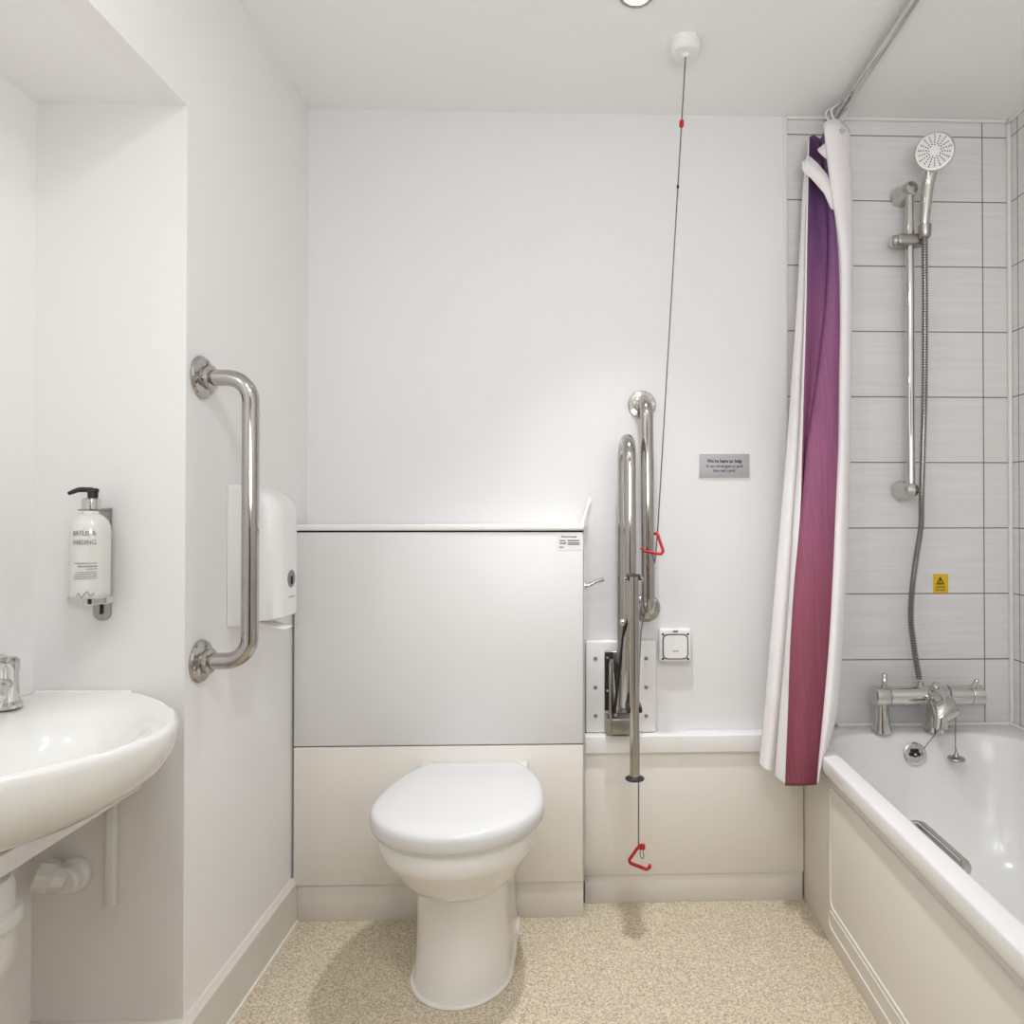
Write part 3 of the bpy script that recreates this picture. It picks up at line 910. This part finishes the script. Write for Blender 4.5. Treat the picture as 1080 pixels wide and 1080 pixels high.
add_rings(bm, rings, False, True)
bath = obj('tub_shell', bm, M['enamel'], t, 50)
PXL = .690
pn = box_obj('side_panel', (PXL, RY0 + .02, 0.0), (PXL + .016, D - .002, RZ - .040), M['lam_low'], t, .002)
# raised mouldings on the panel
bm = bmesh.new()
ya = atX(876, 850, PXL).y
zt_m, zb_m = .425, .105
loop = [Vector((PXL, y, z)) for y, z in rrect((ya + .5)/2, (zt_m+zb_m)/2, (ya-.5)/2, (zt_m-zb_m)/2, .02, 5)]
add_tube(bm, loop, .0035, 8, True)
obj('panel_moulding', bm, M['lam_low'], t, 50)
bm = bmesh.new()
loop = [Vector((PXL, y, z)) for y, z in rrect((ya + .5)/2, .068, (ya-.5)/2 + .012, .022, .02, 5)]
add_tube(bm, loop, .003, 8, True)
obj('panel_moulding', bm, M['lam_low'], t, 50)
bm = bmesh.new(); add_tube(bm, [(RX0 + .14, RY1 - .004, RZ + .002), (RX1 - .004, RY1 - .004, RZ + .002), (RX1 - .004, RY0, RZ + .002)], .005, 8)
obj('bath_sealant', bm, M['sealant'], t)
# overflow
def tub_far_y(z):
    tt = (RZ - .014 - z) / .086
    return 2.040 + (2.022 - 2.040) * max(0, tt)
ov = atY(967, 797, 2.018)
ofl = lathe_obj('overflow', [(.034, -.004), (.034, .003), (.029, .006), (.022, .005), (.021, .001), (.002, .001)], (ov.x, tub_far_y(ov.z), ov.z), (0, -1, .21), M['chrome'], t, 28)
bm = bmesh.new()
oc = Vector((ov.x, tub_far_y(ov.z) - .0015, ov.z))
for k in range(6):
    a_ = 2*PI*k/6
    add_lathe(bm, [(.006, 0), (.006, .001)], oc + Vector((.012*math.cos(a_), 0, .012*math.sin(a_))), (0, -1, .21), 10)
add_lathe(bm, [(.009, 0), (.009, .001)], oc, (0, -1, .21), 12)
obj('overflow_holes', bm, M['dark'], ofl)
obj_l = lathe_obj('overflow_boss', [(.004, 0), (.0035, .004), (.001, .005)], oc + Vector((0, -.001, 0)), (0, -1, .21), M['chrome'], ofl, 10)
# bath grip
hx = .752
e0 = atX(960, 868, .745); e1 = atX(1020, 922, .745)
gy0, gy1 = e0.y, e1.y
gz = (e0.z + e1.z)/2
t2 = bath.parent
gr = tube_obj('bath_grip', fillet([(.722, gy0, gz - .01), (.758, gy0 - .02, gz + .004), (.758, gy1 + .02, gz + .004), (.722, gy1, gz - .01)], .025, 6), .0105, M['chrome'], t, 12)
gr['label'] = 'chrome grip inside the bath edge'

# ------------------------------------------------------------------ bath mixer
MY = 2.055
m0 = atY(921, 734, MY); m1 = atY(1036, 733, MY)
mz = (m0.z + m1.z)/2
t = thing('bath_mixer_tap', 'chrome thermostatic bath shower mixer standing at the tap end of the bath', 'tap', ((m0.x+m1.x)/2, MY, RZ))
body = lathe_obj('mixer_body', [(.026, .044), (.0285, .045), (.0285, m1.x - m0.x - .040), (.026, m1.x - m0.x - .039)], (m0.x, MY, mz), (1, 0, 0), M['chrome'], t, 24)
kn1 = lathe_obj('control_knob', [(.010, -.001), (.026, 0), (.030, .004), (.031, .040), (.029, .0435)], (m0.x, MY, mz), (1, 0, 0), M['chrome'], t, 24)
lp = atY(932.5, 710, MY)
tube_obj('knob_pin', [(lp.x, MY, mz + .02), (lp.x, MY, lp.z - .003), (lp.x, MY, lp.z)], [.008, .008, .005], M['chrome'], kn1, 12)
kn2 = lathe_obj('control_knob', [(.0285, 0), (.030, .004), (.030, .034), (.026, .037), (.01, .0385)], (m1.x - .0385, MY, mz), (1, 0, 0), M['chrome'], t, 24)
rp_ = atY(1031, 717, MY - .02); rb = atY(1022, 731, MY)
tube_obj('knob_pin', [rb, rp_ - (rp_-rb)*.08, rp_], [.0075, .0075, .005], M['chrome'], kn2, 12)
lx = atY(930, 760, MY).x
rx = lx + .158
for xx in (lx, rx):
    lathe_obj('leg', [(.029, RZ + .001), (.0285, RZ + .006), (.023, RZ + .03), (.018, mz - .012)], (xx, MY, 0), (0, 0, 1), M['chrome'], t, 20)
sp0 = Vector((atY(984, 732, MY).x, MY - .01, mz + .004)); sp1 = atY(991, 755, MY - .085); sp2 = atY(991, 768, MY - .09)
sp = tube_obj('spout', [sp0 + Vector((-.002, .02, .008)), sp0, sp0 + Vector((.0, -.03, -.012)), sp0 + Vector((.003, -.055, -.028)), sp1 + Vector((0, .004, .004)), sp1 + Vector((0, -.004, -.010)), sp2], [.022, .031, .037, .036, .030, .018, .0205], M['chrome'], t, 18)
dv = atY(986, 725, MY - .02)
lathe_obj('diverter_knob', [(.006, -.02), (.006, 0), (.011, .002), (.011, .012), (.006, .015)], dv, (0, -.6, 1), M['chrome'], t, 16)
lathe_obj('hose_union', [(.010, 0), (.010, .018), (.008, .020)], (atY(970.5, 724, MY).x, MY, mz + .022), (0, 0, 1), M['chrome'], t, 14)
# plug and chain
pl = atY(1008.5, 800, 1.99)
t = thing('bath_plug', 'chrome bath plug hanging on a fine chain from the mixer', 'plug', pl)
lathe_obj('plug_disc', [(.018, -.006), (.0235, -.003), (.0245, 0), (.023, .003), (.009, .006), (.006, .014), (.003, .02), (.002, .03)], pl, (0, 0, 1), M['satin'], t, 24)
chx = pl.x
loopc = [(chx - .002, 1.99, pl.z + .028), (chx, 1.992, mz - .04), (chx + .002, 2.02, mz - .024), (chx + .006, MY - .034, mz - .006), (chx + .009, MY - .024, mz + .024), (chx + .009, MY + .005, mz + .033)]
tube_obj('chain', loopc, .0011, M['cord'], t, 6)
ch = [atY(992, 767, 1.975), atY(985, 776, 1.995), atY(974, 790, 2.008)]
tube_obj('chain', ch, .0012, M['cord'], t, 6)
ch = [(chx + .007, MY - .034, mz - .004), (chx + .001, MY - .045, mz - .022), tuple(atY(1003, 752, MY - .06)), tuple(atY(994, 764, MY - .08))]
tube_obj('chain', ch, .0012, M['cord'], t, 6)

# ------------------------------------------------------------------ shower rail kit
SYB = 2.072
r0 = atY(958.5, 200, SYB); r1 = atY(961.5, 517, SYB)
t = thing('shower_riser_rail', 'chrome vertical shower riser rail fixed to the tiled back wall', 'shower rail', (r1.x, D, r1.z))
bx = (r0.x + r1.x)/2
tube_obj('rail_bar', [(bx, SYB, r1.z - .01), (bx, SYB, r0.z + .012)], .0130, M['chrome'], t, 16)
for zz, dz in ((r0.z, 0), (r1.z, 0)):
    bm = bmesh.new()
    add_lathe(bm, [(.030, .001), (.030, .012), (.026, .02), (.0225, .035), (.023, D - SYB + .008), (.018, D - SYB + .016), (.004, D - SYB + .018)], (bx - .006, D, zz), (.10, -1, 0), 24)
    obj('wall_bracket', bm, M['chrome'], t)
sz = atY(960, 254, SYB).z
sl = box_obj('slider', (atY(944, 254, SYB).x, SYB - .022, sz - .018), (atY(974, 254, SYB).x, SYB + .020, sz + .016), M['satin'], t, .009, 3)
lathe_obj('slider_knob', [(.017, 0), (.017, .012), (.012, .015)], (atY(944, 254, SYB).x + .002, SYB, sz - .001), (-1, 0, 0), M['chrome'], sl, 20)
hb = atY(975.5, 242, SYB - .03); ht = atY(975.5, 229, SYB - .03)
bm = bmesh.new(); add_lathe(bm, [(.012, -.026), (.0165, -.02), (.0185, .012), (.0165, .014)], (hb.x, hb.y, hb.z), (0, 0, 1), 18)
obj('handset_cradle', bm, M['satin'], sl)
# hand shower
HY = SYB - .03
t = thing('hand_shower', 'round white-faced chrome hand shower in the rail slider', 'shower head', (hb.x, HY, hb.z))
hd = atY(985.5, 160, HY - .045)
hpth = [Vector((hb.x, HY, ht.z - .022)), Vector((hb.x, HY, ht.z)), Vector((atY(977, 200, HY).x, HY - .006, atY(977, 200, HY).z)), Vector((atY(979.5, 180, HY).x, HY - .014, atY(979.5, 181, HY).z)), hd + Vector((0, .022, -.022))]
tube_obj('handle', hpth, [.0125, .0145, .017, .019, .016], M['chrome'], t, 16)
axh = Vector((-.38, -.92, -.16)).normalized()
lathe_obj('head_shell', [(.012, -.026), (.029, -.022), (.045, -.012), (.0525, -.002), (.0540, .003), (.051, .0055)], hd, axh, M['chrome'], t, 32)
fp = lathe_obj('face_plate', [(.0490, .0056), (.0482, .0068), (.02, .0078), (.002, .008)], hd, axh, M['plastic'], t, 32)
bm = bmesh.new()
u = Vector((0, 0, 1)); u = (u - axh * u.dot(axh)).normalized(); w_ = axh.cross(u)
for k in range(18):
    a_ = 2*PI*k/18
    for j, r in enumerate((.0165, .0235, .0305, .0375, .0435) if k % 2 == 0 else (.020, .027, .034, .0405)):
        add_lathe(bm, [(.0019, -.001), (.0019, .0012)], hd + axh * .0078 + (u*math.cos(a_) + w_*math.sin(a_)) * r, axh, 6)
nz = obj('spray_nozzles', bm, M['dark'], fp)
# hose
hp = [(975.5, 238, HY), (975.3, 262, HY), (975.6, 330, HY + .005), (975, 414, 2.04), (973.5, 470, 2.045), (972, 524, 2.05), (971.3, 555, 2.055), (966.3, 588, 2.06), (962, 622, 2.06), (960.7, 653, 2.06), (963.5, 679, 2.06), (966.5, 699, 2.058), (969.5, 716, MY)]
path = smooth_path([atY(*p) for p in hp], 8)
# even resample
L = [0]
for a_, b_ in zip(path, path[1:]): L.append(L[-1] + (b_-a_).length)
tot = L[-1]; npt = int(tot / .0019); rs = []; pts = []
j = 0
for i in range(npt + 1):
    d = tot * i / npt
    while j < len(L) - 2 and L[j+1] < d: j += 1
    f = (d - L[j]) / max(1e-9, L[j+1] - L[j])
    pts.append(path[j].lerp(path[j+1], f)); rs.append(.0100 if i % 4 in (1, 2) else .0068)
hz = tube_obj('shower_hose', pts, rs, M['hose'], None, 10)
tag(hz, 'ribbed metal shower hose running from hand shower down to the mixer', 'hose')

# warning sticker
w0 = atY(984, 605.5, D); w1 = atY(1000, 625.5, D)
t = thing('warning_sticker', 'small yellow warning sticker with triangle on the shower tiles', 'sticker', ((w0.x+w1.x)/2, D, w1.z))
box_obj('sticker_sheet', (w0.x, D - .001, w1.z), (w1.x, D, w0.z), M['yellow'], t)
w = w1.x - w0.x; h = w0.z - w1.z; cx = (w0.x+w1.x)/2
bm = bmesh.new()
A = [Vector((cx + dx*w, D - .0012, w0.z + dz*h)) for dx, dz in ((-.30, -.54), (.24, -.54), (-.03, -.13))]
cen = (A[0]+A[1]+A[2])/3
add_rings(bm, [A, [cen + (p-cen)*.62 for p in A], [cen + (p-cen)*.62 + Vector((0, -.0004, 0)) for p in A], [p + Vector((0, -.0004, 0)) for p in A]], False, False, True, True)
add_box(bm, (cen.x - .0013, D - .0016, cen.z - .006), (cen.x + .0013, D - .0012, cen.z + .009))
merge(bm, text_bm('CAUTION', .008, Matrix.Translation((cx - .02*w, D - .0013, w0.z - h*.69)) @ Matrix.Rotation(PI/2, 4, 'X'), .0001, fit=w*.62))
merge(bm, text_bm('HOT WATER', .007, Matrix.Translation((cx - .02*w, D - .0013, w0.z - h*.84)) @ Matrix.Rotation(PI/2, 4, 'X'), .0001, fit=w*.62))
obj('warning_marks', bm, M['brownink'], t, smooth=False)

# ------------------------------------------------------------------ curtain rail and curtain
RXC = .792
rz_ = CE - .024
t = thing('curtain_rail', 'straight chrome shower curtain rail under the ceiling above the bath', 'curtain rail', (RXC, 1.0, rz_))
tube_obj('rail_pole', [(RXC, YB + .002, rz_), (RXC, D - .001, rz_)], .0115, M['chrome'], t, 16)
lathe_obj('end_socket', [(.024, .0005), (.024, .004), (.016, .012), (.0135, .02)], (RXC, D, rz_), (0, -1, 0), M['chrome'], t, 20)
lathe_obj('end_socket', [(.024, .0005), (.024, .004), (.016, .012), (.0135, .02)], (RXC, YB, rz_), (0, 1, 0), M['chrome'], t, 20)

# curtain: rows of (pixel row, columns of pixel x), each column with a depth; columns are cloth folds
rowsY = [150, 200, 260, 330, 400, 470, 540, 610, 680, 750, 800, 828]
cols = {
 #   left fold ..............  dark stripe .. valley    mauve stripe ...... white fold ............ back edge
 150: [851, 853, 854, 853, 853, 858, 864, 866, 868, 869, 869, 876, 886, 896, 892, 888],
 200: [847, 850, 853, 852, 852, 860, 870, 872, 875, 877, 877, 884, 891, 898, 892, 886],
 260: [844, 848, 852, 851, 851, 863, 872, 875, 880, 884, 886, 891, 896, 899, 892, 884],
 330: [840, 846, 850, 849, 850, 860, 869, 871, 879, 886, 887, 891, 896, 898, 891, 882],
 400: [835, 842, 848, 846, 848, 855, 861, 863, 874, 885, 886, 890, 895, 897, 889, 880],
 470: [830, 838, 846, 843, 846, 849, 851, 854, 869, 884, 885, 889, 894, 896, 886, 876],
 540: [824, 833, 842, 838, 844, 845, 846, 847, 864, 881, 882, 887, 892, 894, 884, 872],
 610: [818, 828, 837, 834, 838.5, 839, 839.5, 840, 859, 878, 879, 884, 890, 892, 880, 868],
 680: [812, 822, 832, 829, 834, 834.5, 835, 835.5, 855, 874, 875, 880, 885, 888, 876, 864],
 750: [806, 816, 826, 823, 831.5, 832, 832.5, 833, 850, 868, 869, 874, 879, 882, 870, 860],
 800: [802, 811, 821, 819, 829.5, 830, 830.5, 831, 847, 863, 864, 866, 868, 868.5, 862, 856],
 828: [801, 809, 819, 818, 828.5, 829, 829.5, 830, 846, 861, 862, 862.5, 863, 864, 860, 855],
}
depth = {  # metres in front of the back wall, top and bottom
 'top': [.045, .060, .048, .075, .085, .050, .050, .080, .088, .090, .112, .120, .112, .085, .05, .035],
 'bot': [.140, .175, .150, .200, .240, .245, .250, .262, .285, .268, .275, .285, .272, .245, .20, .17],
}
bot_row = [806, 812, 815, 819, 828, 828, 828, 828.5, 828.5, 827.5, 827, 826, 822, 812, 815, 815]
ncol = 16
def colpts(ci):
    pts = []
    for r in rowsY:
        f = (r - 150) / (828 - 150)
        yy = r
        if r == 828: yy = bot_row[ci]
        if r == 800: yy = min(800, bot_row[ci] - 12)
        if r == 150:
            yy = [165, 160, 158, 150, 145, 143, 146, 146, 142, 134, 130, 126, 127, 137, 145, 150][ci]
        d = depth['top'][ci] + (depth['bot'][ci] - depth['top'][ci]) * f
        pts.append(atY(cols[r][ci], yy, D - d))
    return smooth_path(pts, 5)
C = [colpts(i) for i in range(ncol)]
nr = len(C[0])
# refine across with Catmull-Rom
sub = 4
grid = []
for r in range(nr):
    row = [C[i][r] for i in range(ncol)]
    grid.append(smooth_path(row, sub))
nc = len(grid[0])
bm = bmesh.new()
vv = [[bm.verts.new(p) for p in row] for row in grid]
s0_, s1_ = 4 * sub, 9 * sub
for r in range(nr - 1):
    for c in range(nc - 1):
        f = bm.faces.new((vv[r][c], vv[r][c+1], vv[r+1][c+1], vv[r+1][c]))
        f.material_index = 1 if s0_ <= c < s1_ else 0
t = thing('shower_curtain', 'white shower curtain with purple to wine red stripe bunched beside the bath', 'curtain', grid[-1][nc//2])
cl = obj('curtain_cloth', bm, None, t, 180, slots=[M['tcloth'], M['stripe']])
# stripe shader reads object Z measured from the mesh origin (mesh centre): shift to the hem
md = cl.modifiers.new('solid', 'SOLIDIFY'); md.thickness = .0016; md.offset = 1
# folded back hem band and corner
def patch(px_pts, ys, name, mat):
    bm = bmesh.new()
    vs = [bm.verts.new(atY(x, y, D - d)) for (x, y), d in zip(px_pts, ys)]
    n = len(vs) // 2
    for i in range(n - 1):
        bm.faces.new((vs[i], vs[i+1], vs[len(vs)-2-i], vs[len(vs)-1-i]))
    o = obj(name, bm, mat, t, 60)
    m_ = o.modifiers.new('solid', 'SOLIDIFY'); m_.thickness = .0015
    return o
patch([(846, 171), (854, 165), (863, 173), (872, 184), (877, 195), (880, 222), (876, 220), (869, 204), (863, 197), (855, 188), (848, 182), (845.5, 178)], [.112, .116, .116, .118, .12, .12, .12, .12, .118, .116, .114, .112], 'folded_hem', M['tcloth'])
patch([(862, 158), (870, 151), (877, 153), (877, 172), (868, 165), (863, 160)], [.100, .104, .106, .110, .106, .102], 'folded_corner', M['tcloth'])
# top header lip and rings
for i, (pxh, pyh, yo) in enumerate(((876, 128, .100), (882, 127, .112))):
    e_ = atY(pxh, pyh + 3, D - yo)
    tp_ = Vector((RXC, D - yo + .01, rz_ + .014))
    mid1 = Vector((min(e_.x, RXC) - .014, D - yo, (e_.z + rz_) / 2 + .008))
    mid2 = Vector((RXC + .015, D - yo + .01, rz_ - .004))
    tube_obj('curtain_hook', smooth_path([e_, mid1, tp_ + Vector((-.008, 0, -.002)), tp_, mid2, e_ + Vector((.012, .004, -.004))], 5), .0022, M['plastic'], t, 8)
ey = atY(888, 138, D - .118)
bm = bmesh.new(); add_tube(bm, [ey + Vector((.006*math.cos(2*PI*k/16), 0, .006*math.sin(2*PI*k/16))) for k in range(16)], .0016, 6, True)
obj('eyelet', bm, M['satin'], t)

# ------------------------------------------------------------------ lights
def area(name, loc, size, power, col=(1, .95, .89), rot=(0, 0, 0), shape='DISK', spread=PI):
    l = bpy.data.lights.new(name, 'AREA'); l.shape = shape; l.size = size; l.energy = power; l.color = col; l.spread = spread
    o = bpy.data.objects.new(name, l); COL.objects.link(o); o.location = loc; o.rotation_euler = rot
    return o
WARM = (.94, .975, 1)
def spot(name, loc, power, cone, col=WARM, rad=.04):
    l = bpy.data.lights.new(name, 'SPOT'); l.energy = power; l.color = col; l.spot_size = math.radians(cone); l.spot_blend = 1; l.shadow_soft_size = rad
    o = bpy.data.objects.new(name, l); COL.objects.link(o); o.location = loc
    return o
spot('downlight_lamp', (dl.x, dl.y, CE - .012), 80, 74)
area('room_lamp', (-.25, .45, CE - .01), .16, 5.4, WARM)
area('room_lamp', (.20, .20, CE - .01), .16, 5.4, WARM)
area('niche_lamp', (-.96, .42, NZ - .006), .10, 2.2, WARM)
fill = area('added_fill_light', (.25, YB + .06, 1.60), 1.0, 40, (.955, .985, 1), (math.radians(142), 0, 0), 'RECTANGLE')  # unseen fill added behind the camera, tilted up to brighten the ceiling
fill.data.size_y = 1.2
W = bpy.data.worlds.new('world'); SC.world = W; W.use_nodes = True
W.node_tree.nodes['Background'].inputs[0].default_value = (.9, .92, 1, 1)
W.node_tree.nodes['Background'].inputs[1].default_value = 0.0

SC.view_settings.view_transform = 'Standard'
SC.view_settings.look = 'None'
SC.view_settings.exposure = 0.05
SC.cycles.use_denoising = True
SC.cycles.max_bounces = 10
SC.cycles.diffuse_bounces = 6
SC.cycles.glossy_bounces = 6
SC.cycles.caustics_reflective = False
SC.cycles.sample_clamp_indirect = 6
